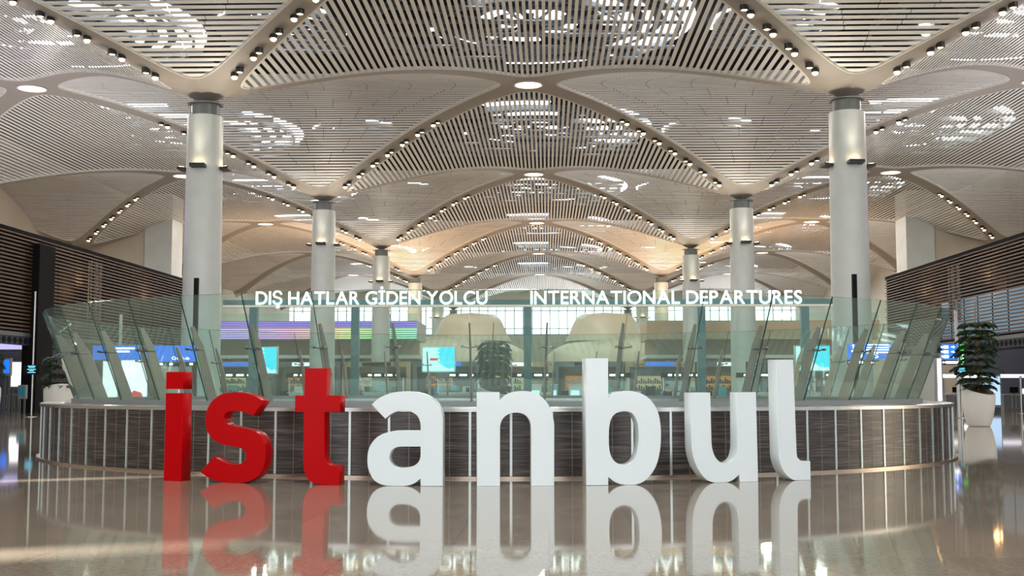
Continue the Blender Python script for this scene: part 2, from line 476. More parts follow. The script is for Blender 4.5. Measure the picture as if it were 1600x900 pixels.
for k in range(-1, 6):
    yc = D0 + S * k                       # column row
    for j in range(-1, 2):
        xn = S * j
        if yc + H2 > 20: link('rib_cross', rib_me, roof, (xn, yc + H2, 0))
        vault_panel(xn, yc, 0)
        g, f = SK[11.0]
        s = link('skylight', g, roof, (xn, yc + H2 + 1, 28.0)); link('skylight_frame', f, s)
    for xe in (-54, -18, 18, 54):
        vault_panel(xe, yc + H2, PI / 2)
        if abs(xe) < 40:
            g, f = SK[4.5]
            s = link('skylight', g, roof, (xe, yc + H2 + 1, 28.0)); link('skylight_frame', f, s)

# ------------------------------------------------------------------ columns
ORD = ['nearest', 'second', 'third', 'fourth', 'fifth', 'sixth']
def up_fixture(parent, a, z):
    ca, sa = cos(a), sin(a)
    R = 1.02
    def T(x, y, zz): return (x * ca - y * sa, x * sa + y * ca, zz)
    b = MB()
    vs = [T(*p) for p in [(R-.05,-.42,z),(R+.42,-.42,z+.05),(R+.42,.42,z+.05),(R-.05,.42,z)]]
    vt = [T(*p) for p in [(R-.05,-.42,z+.16),(R+.42,-.42,z+.22),(R+.42,.42,z+.22),(R-.05,.42,z+.16)]]
    b.hexa(vs, vt); b.box(0, 0, 0, 0, 0, 0) if False else None
    f = b.build('uplight', M['fixture'], parent)
    l = MB()
    l.hexa([T(*p) for p in [(R+.06,-.34,z+.165),(R+.34,-.34,z+.20),(R+.34,.34,z+.20),(R+.06,.34,z+.165)]],
           [T(*p) for p in [(R+.06,-.34,z+.20),(R+.34,-.34,z+.235),(R+.34,.34,z+.235),(R+.06,.34,z+.20)]])
    l.build('uplight_lens', M['lens'], f)
UPL = 700
def column(x, y, label, lights=True):
    t = thing('round_column', label, 'column', (x, y, 0), group='round white columns')
    MB().lathe([(1.13, 0), (1.13, .02), (1.10, .05), (.985, HC - .75), (.985, HC - .72), (.93, HC - .70)], n=48).build('shaft', M['column'], t, smooth=True)
    MB().lathe([(.78, HC - .72), (.78, HC - .04), (1.0, HC - .02), (1.02, HC + .02)], n=40).build('neck', M['neck'], t, smooth=True)
    zf = 13.75
    for a in (-PI/2, 0, PI):
        up_fixture(t, a + (.12 if x > 0 else -.02), zf)
        if lights:
            R = 1.34
            o = lamp('uplight_lamp', 'SPOT', (x + R*cos(a), y + R*sin(a), zf + .3), UPL, (1, .88, .72), (0, 0, 0), spot_size=rad(118), spot_blend=1, shadow_soft_size=.15)
            o.rotation_euler = Vector((-cos(a) * .62, -sin(a) * .62, -1)).to_track_quat('Z', 'Y').to_euler()
    return t
for k in range(6):
    for sx, side in ((-1, 'left'), (1, 'right')):
        column(sx * 18, D0 + S * k, f'round white column, {ORD[k]} one in the row on the {side} of the hall', k < 4)
for k in (1, 2):
    for sx, side in ((-1, 'left'), (1, 'right')):
        column(sx * 54, D0 + S * k, f'outer white column above the {side} slatted gallery, {ORD[k-1]} one back', False)

# ------------------------------------------------------------------ crown lights
crown = None
for k in range(-2, 5):
    for j in (-1, 0, 1):
        p = (S * j, D0 + H2 + S * k, HN)
        side = ('in the bay left of the central aisle', 'over the central aisle', 'in the bay right of the central aisle')[j + 1]
        lab = '' if k < 0 else f'round vault crown light {side}, {ORD[k]} from the camera'
        if k < 0: pass
        elif crown is None:
            crown = thing('ceiling_light', lab, 'ceiling light', p, group='round lights at the vault crowns')
            MB().lathe([(.95, -.10), (1.06, -.10), (1.06, .02), (.95, .02)], n=40, close=True).build('ring', M['rim'], crown, smooth=True)
            MB().lathe([(.01, -.07), (.95, -.07), (.95, -.01), (.01, -.01)], n=40).build('diffuser', M['node_lens'], crown)
        else: dup(crown, p, label=lab)
        lamp('crown_lamp', 'AREA', (p[0], p[1], HN - .13), 2900 if k >= 0 else 2300, (1, .97, .92), (0, 0, 0), shape='DISK', size=1.8)

# ------------------------------------------------------------------ recessed spotlights on the ribs
cands = []
for k in range(5):
    for sx, side in ((-18, 'left'), (18, 'right'), (-54, 'far left'), (54, 'far right')):
        y = D0 + S * k
        if abs(sx) == 54 and (k > 2 or k == 0): continue
        for dx, dirn in ((-1, 'left'), (1, 'right')):
            if abs(sx + dx * H2) > 40: continue
            for i in range(7):
                for e in (0, 1):
                    d = (3.1 + 1.95 * i + .55 * e) / math.sqrt(2)
                    px, py = sx + dx * d, y - d
                    z = hprof(d) - .02
                    u, v = project((px, py, z))
                    if -6 < u < 1606 and -6 < v < 470:
                        cands.append((py, px, z, f'{"lower" if e == 0 else "upper"} rib spotlight of pair {("one","two","three","four","five","six","seven")[i]} above the {ORD[k]} {side} column, rib rising {dirn}'))
cands.sort()
spots = {}
for py, px, z, lab in cands[:300]:
    low = lab.startswith('lower')
    if low not in spots:
        t = spots[low] = thing('recessed_spotlight', lab, 'spotlight', (px, py, z), group='recessed spotlights along the ceiling ribs')
        if low:      # lamp head tipped out of its hood
            MB().lathe([(.15, -.05), (.21, -.05), (.21, .2), (.15, .2)], n=14, close=True).build('housing', M['fixture'], t, smooth=True)
            MB().lathe([(.01, -.20), (.10, -.18), (.165, -.10), (.17, -.03), (.01, -.02)], n=12).build('lens', M['lens'], t, smooth=True)
        else:
            MB().lathe([(.17, -.10), (.23, -.10), (.23, .2), (.17, .2)], n=14, close=True).build('housing', M['fixture'], t, smooth=True)
            MB().lathe([(.01, -.10), (.10, -.11), (.17, -.07), (.17, .02), (.01, .02)], n=12).build('lens', M['lens'], t)
    else: dup(spots[low], (px, py, z), label=lab)
rest = MB()
for py, px, z, lab in cands[300:]: rest.lathe([(.01, -.1), (.2, -.1), (.2, .02), (.01, .02)], (px, py, z), n=8)
if rest.v:
    o = rest.build('recessed_spotlight', M['lens']); tag(o, 'distant rows of tiny recessed spotlights on the far ceiling ribs', 'spotlight'); o['kind'] = 'stuff'

# ------------------------------------------------------------------ the big letters
def outline(pts, org, s): return [(org[0] + x / s, org[1] + y / s) for x, y in pts]
O1, O2, O3 = ((240, 550), 4.0906), ((560, 590), 5.0), ((890, 550), 4.0897)
LET = [
 ('i', 'red', 270, 751.5, [outline([(79,263),(189,263),(178,826),(65,823)], *O1), outline([(82,127),(192,127),(190,237),(80,237)], *O1)], []),
 ('s', 'red', 383, 755, [outline([(702,314),(655,286),(605,267),(550,258),(492,258),(440,268),(398,292),(363,328),(341,374),(332,425),(334,470),(346,512),(373,550),(410,579),(455,595),(510,604),(555,614),(582,634),(593,662),(586,692),(560,713),(520,720),(470,713),(425,693),(385,668),(299,768),(340,797),(390,819),(450,834),(510,839),(570,836),(622,822),(665,795),(695,755),(712,702),(716,640),(710,588),(693,546),(663,516),(620,497),(570,487),(520,477),(480,466),(458,448),(450,424),(455,401),(475,384),(510,377),(550,378),(592,389),(637,408)], *O1)], []),
 ('t', 'red', 512, 758, [outline([(967,104),(1105,104),(1098,278),(1195,278),(1193,385),(1093,385),(1093,655),(1097,688),(1112,712),(1140,725),(1190,727),(1188,853),(1100,853),(1055,848),(1010,832),(978,800),(961,752),(956,690),(960,385),(903,385),(905,278),(963,278)], *O1)], []),
 ('a', 'white', 628, 759.5, [outline([(103,210),(150,167),(200,140),(262,119),(330,109),(400,107),(462,113),(520,130),(570,158),(610,195),(638,240),(654,285),(660,335),(660,848),(485,848),(485,790),(455,815),(420,834),(380,845),(300,848),(220,845),(160,828),(115,793),(88,745),(72,690),(70,620),(80,560),(105,510),(145,466),(200,436),(260,420),(330,413),(485,413),(485,370),(478,335),(460,300),(430,276),(390,263),(340,260),(290,269),(245,292),(210,322)], *O2)],
   outline([(485,540),(330,540),(290,548),(262,568),(246,600),(243,635),(255,668),(282,693),(320,705),(370,705),(420,694),(455,674),(477,645),(485,610)], *O2)),
 ('n', 'white', 804, 759.5, [outline([(925,113),(1103,113),(1103,180),(1130,150),(1170,125),(1220,110),(1290,105),(1350,111),(1400,130),(1445,162),(1480,205),(1505,255),(1520,310),(1530,375),(1530,850),(1348,850),(1348,390),(1340,345),(1320,310),(1290,286),(1245,275),(1200,278),(1160,293),(1130,320),(1113,355),(1107,395),(1107,850),(925,850)], *O2)], []),
 ('b', 'white', 970, 758, [outline([(103,40),(245,40),(247,292),(268,272),(302,257),(348,249),(400,250),(450,262),(500,290),(540,335),(565,385),(579,450),(584,530),(580,610),(568,680),(548,738),(516,788),(480,823),(440,843),(390,851),(332,847),(287,830),(247,798),(247,851),(105,853)], *O3)],
   outline([(251,560),(253,485),(266,428),(291,396),(322,383),(362,380),(397,391),(421,422),(436,470),(441,540),(439,600),(430,650),(411,689),(384,712),(345,720),(303,710),(274,682),(258,642),(252,600)], *O3)),
 ('u', 'white', 1130, 754, [outline([(772,259),(898,259),(906,560),(911,615),(927,664),(953,697),(988,711),(1023,704),(1050,682),(1066,640),(1071,585),(1068,258),(1190,256),(1205,830),(1086,833),(1083,783),(1050,813),(1010,832),(960,837),(912,833),(872,814),(836,774),(806,720),(787,660),(778,590)], *O3)], []),
 ('l', 'white', 1250, 750.5, [outline([(1319,49),(1428,48),(1450,640),(1455,674),(1474,693),(1500,697),(1537,697),(1540,820),(1440,820),(1405,804),(1375,774),(1352,734),(1339,690),(1333,640)], *O3)], []),
]
LABEL = {'i': 'glossy red free-standing letter i with separate square dot, first of the sign', 's': 'glossy red free-standing curved letter s between the i and the t',
         't': 'glossy red free-standing letter t, last of the red letters', 'a': 'white free-standing letter a standing right after the red t',
         'n': 'white free-standing letter n between the a and the tall b', 'b': 'tall white free-standing letter b with an oval opening',
         'u': 'white free-standing letter u between the b and the last letter', 'l': 'tall white free-standing letter l with curled foot at the right end'}
def floor_hit(px, py):
    r = ray(px, py); t = -EYE / r[2]; return Vector((CX + r[0] * t, r[1] * t, 0))
def spline_refine(loop):      # corner-aware smoothing of a traced outline
    n = len(loop); out = []
    P = [Vector(p) for p in loop]
    def corner(i):
        a = (P[i] - P[i-1]); b = (P[(i+1) % n] - P[i])
        return a.length > 0 and b.length > 0 and a.angle(b) > rad(36)
    C = [corner(i) for i in range(n)]
    for i in range(n):
        j = (i + 1) % n
        out.append(P[i])
        if C[i] and C[j]: continue
        d = (P[j] - P[i]).length
        if d > 40: continue
        m0 = (P[j] - P[i]) if C[i] else (P[j] - P[i-1]) / 2
        m1 = (P[j] - P[i]) if C[j] else (P[(j+1) % n] - P[i]) / 2
        for m in (m0, m1):
            if m.length > d * 1.2: m *= d * 1.2 / m.length
        for t in (.33, .67):
            h = (2*t**3 - 3*t*t + 1) * P[i] + (t**3 - 2*t*t + t) * m0 + (-2*t**3 + 3*t*t) * P[j] + (t**3 - t*t) * m1
            out.append(h)
    return out
def letter_part(loops, base, ang, mt, name, parent, depth=.24):
    """traced loops (first outer, rest holes) placed on the letter's own upright plane, in metres, then extruded"""
    ux = Vector((cos(ang), sin(ang), 0)); nrm = Vector((sin(ang), -cos(ang), 0))   # towards the viewer
    cu = bpy.data.curves.new('outline', 'CURVE'); cu.dimensions = '2D'; cu.fill_mode = 'BOTH'
    cu.extrude = depth / 2; cu.bevel_depth = .006; cu.bevel_resolution = 1; cu.offset = -.006
    for lp in loops:
        pts = []
        for p in spline_refine(lp):
            r = Vector(ray(p[0], p[1])); o = Vector((CX, 0, EYE))
            t = (base - o).dot(nrm) / r.dot(nrm); h = o + r * t
            pts.append(((h - base).dot(ux), max(h.z, 0.0)))
        s = cu.splines.new('POLY'); s.points.add(len(pts) - 1); s.use_cyclic_u = True
        for q, (x, z) in zip(s.points, pts): q.co = (x, z, 0, 1)
    o = bpy.data.objects.new('outline', cu); COL.objects.link(o)
    me = bpy.data.meshes.new_from_object(o.evaluated_get(bpy.context.evaluated_depsgraph_get()))
    bpy.data.objects.remove(o); bpy.data.curves.remove(cu)
    me.name = name; me.materials.clear(); me.materials.append(mt)
    for v in me.vertices: v.co = Vector((v.co.x, depth / 2 - v.co.z, v.co.y))   # local frame: x along the letter, y into depth, z up
    me.update()
    bm = bmesh.new(); bm.from_mesh(me); bmesh.ops.recalc_face_normals(bm, faces=bm.faces); bm.to_mesh(me); bm.free()
    return link(name, me, parent)
for ch, colr, bx, by, outers, hole in LET:
    base = floor_hit(bx, by)
    ang = math.atan(2 * .0433 * (base.x + .35)) * .92
    t = thing('sign_letter', LABEL[ch], 'letter', base, ang)
    if ch == 'i':
        st = letter_part([outers[0]], base, ang, M[colr], 'stem', t)
        dt = letter_part([outers[1]], base, ang, M[colr], 'dot', t)
        zs = [v.co.z for v in st.data.vertices]; zd = [v.co.z for v in dt.data.vertices]; xs = [v.co.x for v in dt.data.vertices]
        xm = (min(xs) + max(xs)) / 2
        MB().tube([(xm, .12, max(zs) - .02), (xm, .12, min(zd) + .02)], .022, 10).build('dot_pin', M['steel'], t, label='steel pin holding the dot')
    else:
        letter_part([outers[0]] + ([hole] if hole else []), base, ang, M[colr], 'body', t)

# ------------------------------------------------------------------ round opening: parapet and leaning glass balustrade
RC = Vector((0, 30.3, 0)); RA, RB = 11.0, 9.2
def ell(a, b, t): return Vector((a * cos(t), b * sin(t), 0))
def ell_params(n, a=10.6, b=8.8, shift=0.0):
    K = 2880; ts = [2 * PI * i / K for i in range(K + 1)]; s = [0]
    for i in range(K): s.append(s[-1] + (ell(a, b, ts[i+1]) - ell(a, b, ts[i])).length)
    tot = s[-1]; out = []; i = 0
    for k in range(n):
        target = (tot * .75 + shift + tot * k / n) % tot
        i = 0; lo, hi = 0, K
        while hi - lo > 1:
            mid = (lo + hi) // 2
            if s[mid] <= target: lo = mid
            else: hi = mid
        out.append(ts[lo] + (ts[hi] - ts[lo]) * (target - s[lo]) / (s[hi] - s[lo]))
    return out
NP = 44
par = thing('round_parapet', 'low oval parapet wall clad in dark streaked panels with pale upright strips', 'parapet', RC)
def ring(prof, n=176):      # prof: list of (inset from RA/RB, z); closed ring of elliptical section
    b = MB(); vs = []; fs = []
    for (o, z) in prof:
        for k in range(n):
            p = ell(RA - o, RB - o, 2 * PI * k / n); vs.append((p.x, p.y, z))
    m = len(prof)
    for i in range(m):
        j = (i + 1) % m
        for k in range(n): fs.append((i*n+k, i*n+(k+1)%n, j*n+(k+1)%n, j*n+k))
    return b.add(vs, fs)
ring([(.0, .015), (.0, 1.17), (.3, 1.17), (.3, .015)]).build('cladding', M['clad'], par, smooth=True)
rg = ring([(-.09, 0), (-.09, .04), (-.02, .05), (.02, .05), (.02, 0)]).build('trim_1', M['copper'], None, RC, smooth=True); struct(rg)
for t in ell_params(2 * NP, RA, RB, -.09 + .36):
    p = ell(RA, RB, t); n = Vector((p.x / RA**2, p.y / RB**2, 0)).normalized(); q = Vector((-n.y, n.x, 0)) * .005
    c = [p - q - n * .02, p + q - n * .02, p + q + n * .004, p - q + n * .004]
    MB().hexa([(v.x, v.y, .05) for v in c], [(v.x, v.y, 1.16) for v in c]).build('panel_seam', M['trim_dim'], par)
ring([(-.04, 1.17), (-.04, 1.235), (-.01, 1.25), (.98, 1.25), (.98, 1.17)]).build('coping', M['steel'], par, smooth=True)
ring([(.70, 0), (.70, 1.17), (.95, 1.17), (.95, 0)]).build('inner_wall', M['desk'], par, smooth=True)
for i, t in enumerate(ell_params(2 * NP, RA, RB, -.09)):
    p = ell(RA, RB, t); n = Vector((p.x / RA**2, p.y / RB**2, 0)).normalized(); s = Vector((-n.y, n.x, 0))
    q = p + n * .018
    c = [q - s*.022 - n*.05, q + s*.022 - n*.05, q + s*.022, q - s*.022]
    MB().hexa([(v.x, v.y, .05) for v in c], [(v.x, v.y, 1.17) for v in c]).build('trim_strip', M['trim'], par)
gb = thing('glass_balustrade', 'outward leaning ring of green tinted glass panels on blade shaped metal fins above the parapet', 'balustrade', RC + Vector((0, 0, 1.25)))
GA0, GA1, GZ0, GZ1 = .72, -.06, 0.02, 2.08
ring([(.64, 1.25), (.64, 1.34), (.80, 1.34), (.80, 1.25)]).build('base_channel', M['grey'], gb, (0, 0, -1.25), smooth=True)
JT = ell_params(NP, 10.6, 8.8, -.12)
for i in range(NP):
    t0 = JT[i]; t1 = JT[(i + 1) % NP]
    if t1 < t0: t1 += 2 * PI
    def corner(t, top):
        f = 1 if top else 0
        o = GA1 if top else GA0
        return ell(RA - o, RB - o, t) + Vector((0, 0, GZ1 if top else GZ0))
    a0, b0, b1, a1 = corner(t0, 0), corner(t1, 0), corner(t1, 1), corner(t0, 1)
    e = (b0 - a0).normalized() * .008; a0 += e; b0 -= e; e = (b1 - a1).normalized() * .008; a1 += e; b1 -= e
    nrm = (b0 - a0).cross(a1 - a0).normalized() * .02
    go = MB().hexa([a0, b0, b0 - nrm, a0 - nrm], [a1, b1, b1 - nrm, a1 - nrm]).build('glass_panel', M['glass'], gb)
    go.data.materials.append(M['glass_edge'])
    for p in go.data.polygons:
        if p.area < .1: p.material_index = 1
    # fin at joint t0
    p = ell(1 / RA, 1 / RB, t0); n = Vector((cos(t0) / RA, sin(t0) / RB, 0)).normalized(); s = Vector((-n.y, n.x, 0))
    lean = (GA0 - GA1) / (GZ1 - GZ0)
    def FP(inw, z):        # point inw metres inside the glass line at height z
        return ell(RA - GA0, RB - GA0, t0) + n * (lean * (z - GZ0) - .05 - inw) + Vector((0, 0, z))
    poly = [FP(0, .03), FP(0, 1.50), FP(.09, 1.52), FP(.205, 1.16), FP(.25, .03)]
    f = MB().prism([v - s * .012 for v in poly], s * .024).build('fin', M['fin'], gb)
    zc = 1.06; c0 = FP(.20, zc); c1 = FP(-.16, zc)
    cl = MB().tube([c0, c1], .016, 8)
    for sg in (-1, 1):
        m = FP(-.09, zc); cl.tube([m, m + s * sg * .13 + Vector((0, 0, .02))], .013, 6); w = m + s * sg * .13 + Vector((0, 0, .02)); cl.tube([w - n * .0, w + n * .06], .026, 10)
    cl.build('clamp', M['steel_dark'], f)

# ------------------------------------------------------------------ departures portal
PY = 46.0
pl = thing('departures_portal', 'teal steel portal frame carrying the lit white departures lettering', 'sign', (.5, PY, 0))
xa, xb = at(350, 478, PY).x - .5, at(1300, 478, PY).x - .5
MB().box(xa, xb, -.15, .15, 4.78, 4.98).build('beam', M['teal_steel'], pl)
MB().box(xa, xb, -.16, .16, 4.70, 4.78).build('beam_soffit', M['copper'], pl)
for px in (396, 555, 824.5, 1096, 1258):
    x = at(px, 540, PY).x - .5
    MB().box(x - .15, x + .15, -.14, .14, 0, 4.70).build('post', M['teal_steel'], pl)
for txt, p0, p1 in (('DIŞ HATLAR GİDEN YOLCU', 402, 762), ('INTERNATIONAL DEPARTURES', 829, 1251)):
    text(txt, at(p0, 466, PY).x - .5, at(p1, 466, PY).x - .5, -.22, 4.80, .53, M['sign_white'], pl)

# ------------------------------------------------------------------ slatted galleries left and right
def gallery(sx):
    side = 'left' if sx < 0 else 'right'
    X = 31.3; y0, y1 = 40.0, 106.0; z0, z1 = 5.0, 11.1
    t = thing('slatted_gallery', f'upper gallery clad in dark wooden slats along the {side} side of the hall', 'gallery', (sx * X, 73, 0))
    def bx(b, a0, a1, yy0, yy1, zz0, zz1):      # a: metres outward from the face
        lo, hi = sorted((sx * a0, sx * a1)); return b.box(lo, hi, yy0 - 73, yy1 - 73, zz0, zz1)
    s = MB(); k = 0; z = z0 + .12
    while z < z1 - .1:
        ye = y1 + (.35 * ((k * 7) % 3) / 2 if sx > 0 else 0)
        bx(s, 0, .08, y0, ye, z, z + .105); z += .235; k += 1
    s.build('slat_screen', M['wood'], t)
    v = MB(); y = y0
    while y <= y1: bx(v, .08, .14, y, y + .06, z0, z1); y += 2.75
    v.build('slat_battens', M['black'], t)
    bx(bx(MB(), -.06, 1.8, y0, y1, z1, z1 + .22), .1, 1.7, y1 - .2, y1 - .05, z0, z1).build('top_rail', M['black'], t)
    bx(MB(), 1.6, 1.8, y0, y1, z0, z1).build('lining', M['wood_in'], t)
    bx(MB(), -.04, 9, y0, y1, z0 - .25, z0).build('soffit', M['steel_dark'], t)
    fa = bx(MB(), .02, .12, y0, y1, z0 - .80, z0 - .25).build('fascia', M['navy'], t)
    top = []; bot = []; y = y0 + .6
    while y < y1:
        for q in range(7):
            a = PI - PI * q / 6
            top.append((y - 73 + .24 * cos(a), .018 + .19 * sin(a))); bot.append((y - 73 + .24 * cos(a), -.018 - .19 * sin(a)))
        y += .75
    h = MB().prism([(0, yy, z0 - .52 + zz) for yy, zz in top + bot[::-1]], (sx * .06, 0, 0))
    h.build('oval_openings', M['black'], fa)
    for (ya, yb) in (((74.2, 76.6),) if sx < 0 else ()):
        bx(MB(), -.45, .5, ya, yb, 0, z1 - .4).build('pier', M['black'], t)
    # lattice lift shaft and glazed panel glimpsed through the slats
    w = MB()
    yl = 86.0 if sx < 0 else 90.0
    for a in (0, 1.1, 1.9): bx(w, .9, 1.0, yl + a, yl + a + .5, z0 + 1.6, z1 - .2)
    w.build('lattice_mast', M['cream'], t)
    if sx > 0: bx(MB(), 1.2, 1.3, 77, 95, z0 + .4, z0 + 3.2).build('glazed_panel', M['screen_blue_dim'], t)
    for yy in (55, 70, 84, 98):
        lamp('gallery_lamp', 'POINT', (sx * (X + 1.0), yy, 8.6), 70, (1, .55, .22), shadow_soft_size=.3)
    return t
M['screen_blue_dim'] = mat('dim_blue_glazing', (.12, .2, .28), .2, emit=(.20, .34, .46), strength=.5)
gallery(-1); gallery(1)
# hall side below and behind the galleries
for sx, nm in ((-1, 'wall_left_lower'), (1, 'wall_right_lower')):
    a, b = sorted((sx * 42, sx * 42.4)); struct(MB().box(a, b, 45, 120, 0, 5).build(nm, M['navy']))
for sx, side in ((-1, 'left'), (1, 'right')):
    t = thing(f'wall_{side}_core', f'pale plastered core block rising behind the {side} gallery', 'wall', (sx * 50, 144, 0)); del t['category']; struct(t)
    MB().box(min(-sx*2.7, sx*6.9), max(-sx*2.7, sx*6.9), -1.5, 12, 0, 25).build('block', M['cream'], t)
    MB().box(min(-sx*2.7, -sx*6.0), max(-sx*2.7, -sx*6.0), -2.2, 2, 0, 25).build('pale_pier', M['column'], t)

# ------------------------------------------------------------------ potted trees
def potted_tree(label, loc, rz, h, w, seed, first, step=.34, droop=.24):
    t = thing('potted_conifer', label, 'potted tree', loc, rz)
    prof = [(.38, 0), (.43, .015), (.475, .10), (.53, .28), (.585, .52), (.63, .82), (.655, 1.1), (.664, 1.32), (.664, 1.52), (.61, 1.52), (.58, 1.3), (.02, 1.28)]
    b = MB().lathe(prof, n=64)
    b.v = [(x, y, z - (.12 * x / .66 - .20 * y / .66) * max(0, (z - .6) / .92) if z > .6 else z) for x, y, z in b.v]
    b.build('pot', M['planter'], t, smooth=True)
    sb = MB().lathe([(.01, 1.48), (.3, 1.485), (.60, 1.46), (.59, 1.38), (.01, 1.38)], n=28)
    sb.v = [(x, y, z - .11 * x / .66 + .185 * y / .66) for x, y, z in sb.v]
    sb.build('soil', M['soil'], t)
    r = random.Random(seed); zb = 1.33; h += zb; first += zb
    br = MB().tube([(0, 0, zb), (.03, 0, zb + (h - zb) * .4), (-.02, .02, zb + (h - zb) * .75), (0, 0, h)], [.05, .042, .032, .018], 8)
    lf = MB(); z = first
    while z < h - .75:
        f = (z - first) / max(.1, h - first); L = w * (.55 + .45 * sin(PI * min(1, f * .9 + .15))) * r.uniform(.8, 1.1)
        nb = r.choice((4, 5, 6)); off = r.random() * 6
        for k in range(nb):
            a = off + 2 * PI * k / nb + r.uniform(-.2, .2); l = L * r.uniform(.75, 1.08)
            P = []
            for q in range(6):
                u = q / 5; P.append(Vector((cos(a) * l * u, sin(a) * l * u, z + .20 * l * sin(u * PI * .8) - droop * l * u * u)))
            br.tube(P, [.014, .012, .010, .008, .006, .003], 5)
            d = Vector((cos(a), sin(a), 0)); sd = Vector((-sin(a), cos(a), 0))
            for q in range(34):
                u = .12 + .88 * q / 33; i = min(4, int(u * 5)); p = P[i].lerp(P[i+1], u * 5 - i)
                for sg in (-1, 1):
                    ll = .34 * (1 - .55 * abs(u - .45)) * r.uniform(.8, 1.15)
                    tip = p + (sd * sg * ll + d * ll * .55 + Vector((0, 0, -.10 + r.uniform(-.07, .05))))
                    m = (p + tip) / 2 + Vector((0, 0, .03)); wd = d * .045
                    lf.add([p, m - wd, tip, m + wd, m + Vector((0, 0, .02)), m - Vector((0, 0, .02))], [(0,1,4),(1,2,4),(2,3,4),(3,0,4),(0,5,1),(1,5,2),(2,5,3),(3,5,0)])
        z += step * (1 + .4 * r.random())
    br.build('trunk', M['bark'], t); lf.build('foliage', M['leaf'], t)
    return t
potted_tree('conifer with flat tiered branches in a tall white planter on the floor at far right', floor_hit(1530, 666), 0, 3.85, 1.0, 3, .3, .25, .22)
p2 = at(93, 625, 51); p2.z = 0
potted_tree('dark conifer in a slanting white planter half hidden behind the parapet at left', p2, PI, 2.3, .8, 5, .4)
p3 = at(-27, 640, 48); p3.z = 0
potted_tree('conifer in a white planter cut off by the left edge of the picture', p3, PI, 2.4, .9, 8, .4)
p4 = at(771, 610, 52); p4.z = 0
potted_tree('potted conifer with drooping branches seen through the glass left of the middle post', p4, .4, 3.1, .78, 11, .2, .19, .5)

# ------------------------------------------------------------------ wayfinding signs, screens and kiosks
def arrow(b, x, z, s, d, y):     # d: 0 right, 1 up, 2 left
    pts = [(-.5,-.1),(.1,-.1),(.1,-.36),(.5,0),(.1,.36),(.1,.1),(-.5,.1)]
    a = (0, PI/2, PI)[d]
    b.prism([(x + s*(u*cos(a)-v*sin(a)), y, z + s*(u*sin(a)+v*cos(a))) for u, v in pts], (0, -.02, 0))
def way_sign(label, Y, boards, pole, cat='sign'):
    """boards: (px0, px1, py0, py1, material, kind)"""
    o = at(pole[0], 600, Y); t = thing('wayfinding_sign', label, cat, (o.x, Y, 0))
    zt = at(pole[0], pole[1], Y).z
    hw = pole[2]
    MB().box(-hw, hw, .06, .06 + 2 * hw, 0, zt).build('post', M[pole[3]], t)
    for (x0, x1, yt, yb, m, kind) in boards:
        a = at(x0, yt, Y); c = at(x1, yb, Y); xa, xb, zb, ztp = a.x - o.x, c.x - o.x, c.z, a.z
        bd = MB().box(xa, xb, -.06, .06, zb, ztp).build('board', M[m], t)
        g = MB(); h = ztp - zb; w = xb - xa; yf = -.062
        if kind == 'arrows_right':
            for i in range(3): arrow(g, xb - .25, zb + h * (.82 - .31 * i), .2, 0, yf); g.box(xb - .75, xb - .5, yf - .015, yf, zb + h * (.82 - .31 * i) - .08, zb + h * (.82 - .31 * i) + .08); g.box(xa + .1, xb - .9, yf - .015, yf, zb + h * (.82 - .31 * i) - .04, zb + h * (.82 - .31 * i) + .04)
        if kind == 'arrows_left':
            for i in range(3): arrow(g, xa + .27, zb + h * (.83 - .31 * i), .22, 1 if i == 0 else 2, yf); g.box(xa + .5, xa + .75, yf - .015, yf, zb + h * (.83 - .31 * i) - .08, zb + h * (.83 - .31 * i) + .08)
            for i in range(2):
                for q in (.07, -.06): g.box(xa + .9, xa + .9 + w * .45, yf - .015, yf, zb + h * (.83 - .31 * i) + q - .03, zb + h * (.83 - .31 * i) + q + .03)
        if kind == 'lines':
            for i, f in enumerate((.8, .58)): g.box(xa + w * .28, xa + w * (.85 - .1 * i), yf - .015, yf, zb + h * f - .045, zb + h * f + .045)
            g.lathe([(.01, 0), (.11, 0), (.11, .02), (.01, .02)], (0, 0, 0), n=12) if False else None
        if kind == 'pictos':
            for i in range(5): 
                f = .1 + .2 * i
                if i == 0: arrow(g, xa + w * f, zb + h * .5, .2, 2, yf)
                else: g.box(xa + w * f - .09, xa + w * f + .09, yf - .015, yf, zb + h * .25, zb + h * .75)
        if kind == 'person':
            xm = (xa + xb) / 2
            g.lathe([(.01, 0), (.07, 0), (.07, .14), (.01, .14)], (xm, 0, zb + h * .45), n=10)
            g.v = [(x, yf - .015 if abs(y) < 9 else y, z) for x, y, z in g.v]; g.f = g.f
            g = MB().box(xm - .07, xm + .07, yf - .015, yf, zb + h * .10, zb + h * .38).box(xm - .05, xm + .05, yf - .015, yf, zb + h * .42, zb + h * .52)
        if g.v: g.build('pictograms', M['sign_white'], bd)
        if kind == 'arrows_left': text('J-S', xa + .9, xa + 1.5, yf - .01, zb + h * .09, .24, M['sign_white'], bd, 'lettering', False)
        if kind == 'check': text('Check-in', xa + w * .52, xa + w * .86, yf - .01, zb + h * .12, .17, M['sign_white'], bd, 'lettering', False)
        if kind == 'arrows_right_A': text('A', xa + .3, xa + .55, yf - .01, zb + h * .1, .24, M['sign_white'], bd, 'lettering', False)
way_sign('blue overhead sign boards with green end panel behind the glass at left', 62,
         [(229, 307, 540, 565, 'sign_blue', 'check'), (229, 307, 565.3, 572.5, 'black', 'pictos'), (309, 318, 540, 574, 'sign_green', 'plain')], (302, 434, .11, 'black'))
way_sign('blue banner board with two lines of white text behind the leftmost fins', 61, [(146, 222, 540, 562, 'sign_blue', 'lines')], (185, 491, .06, 'steel'))
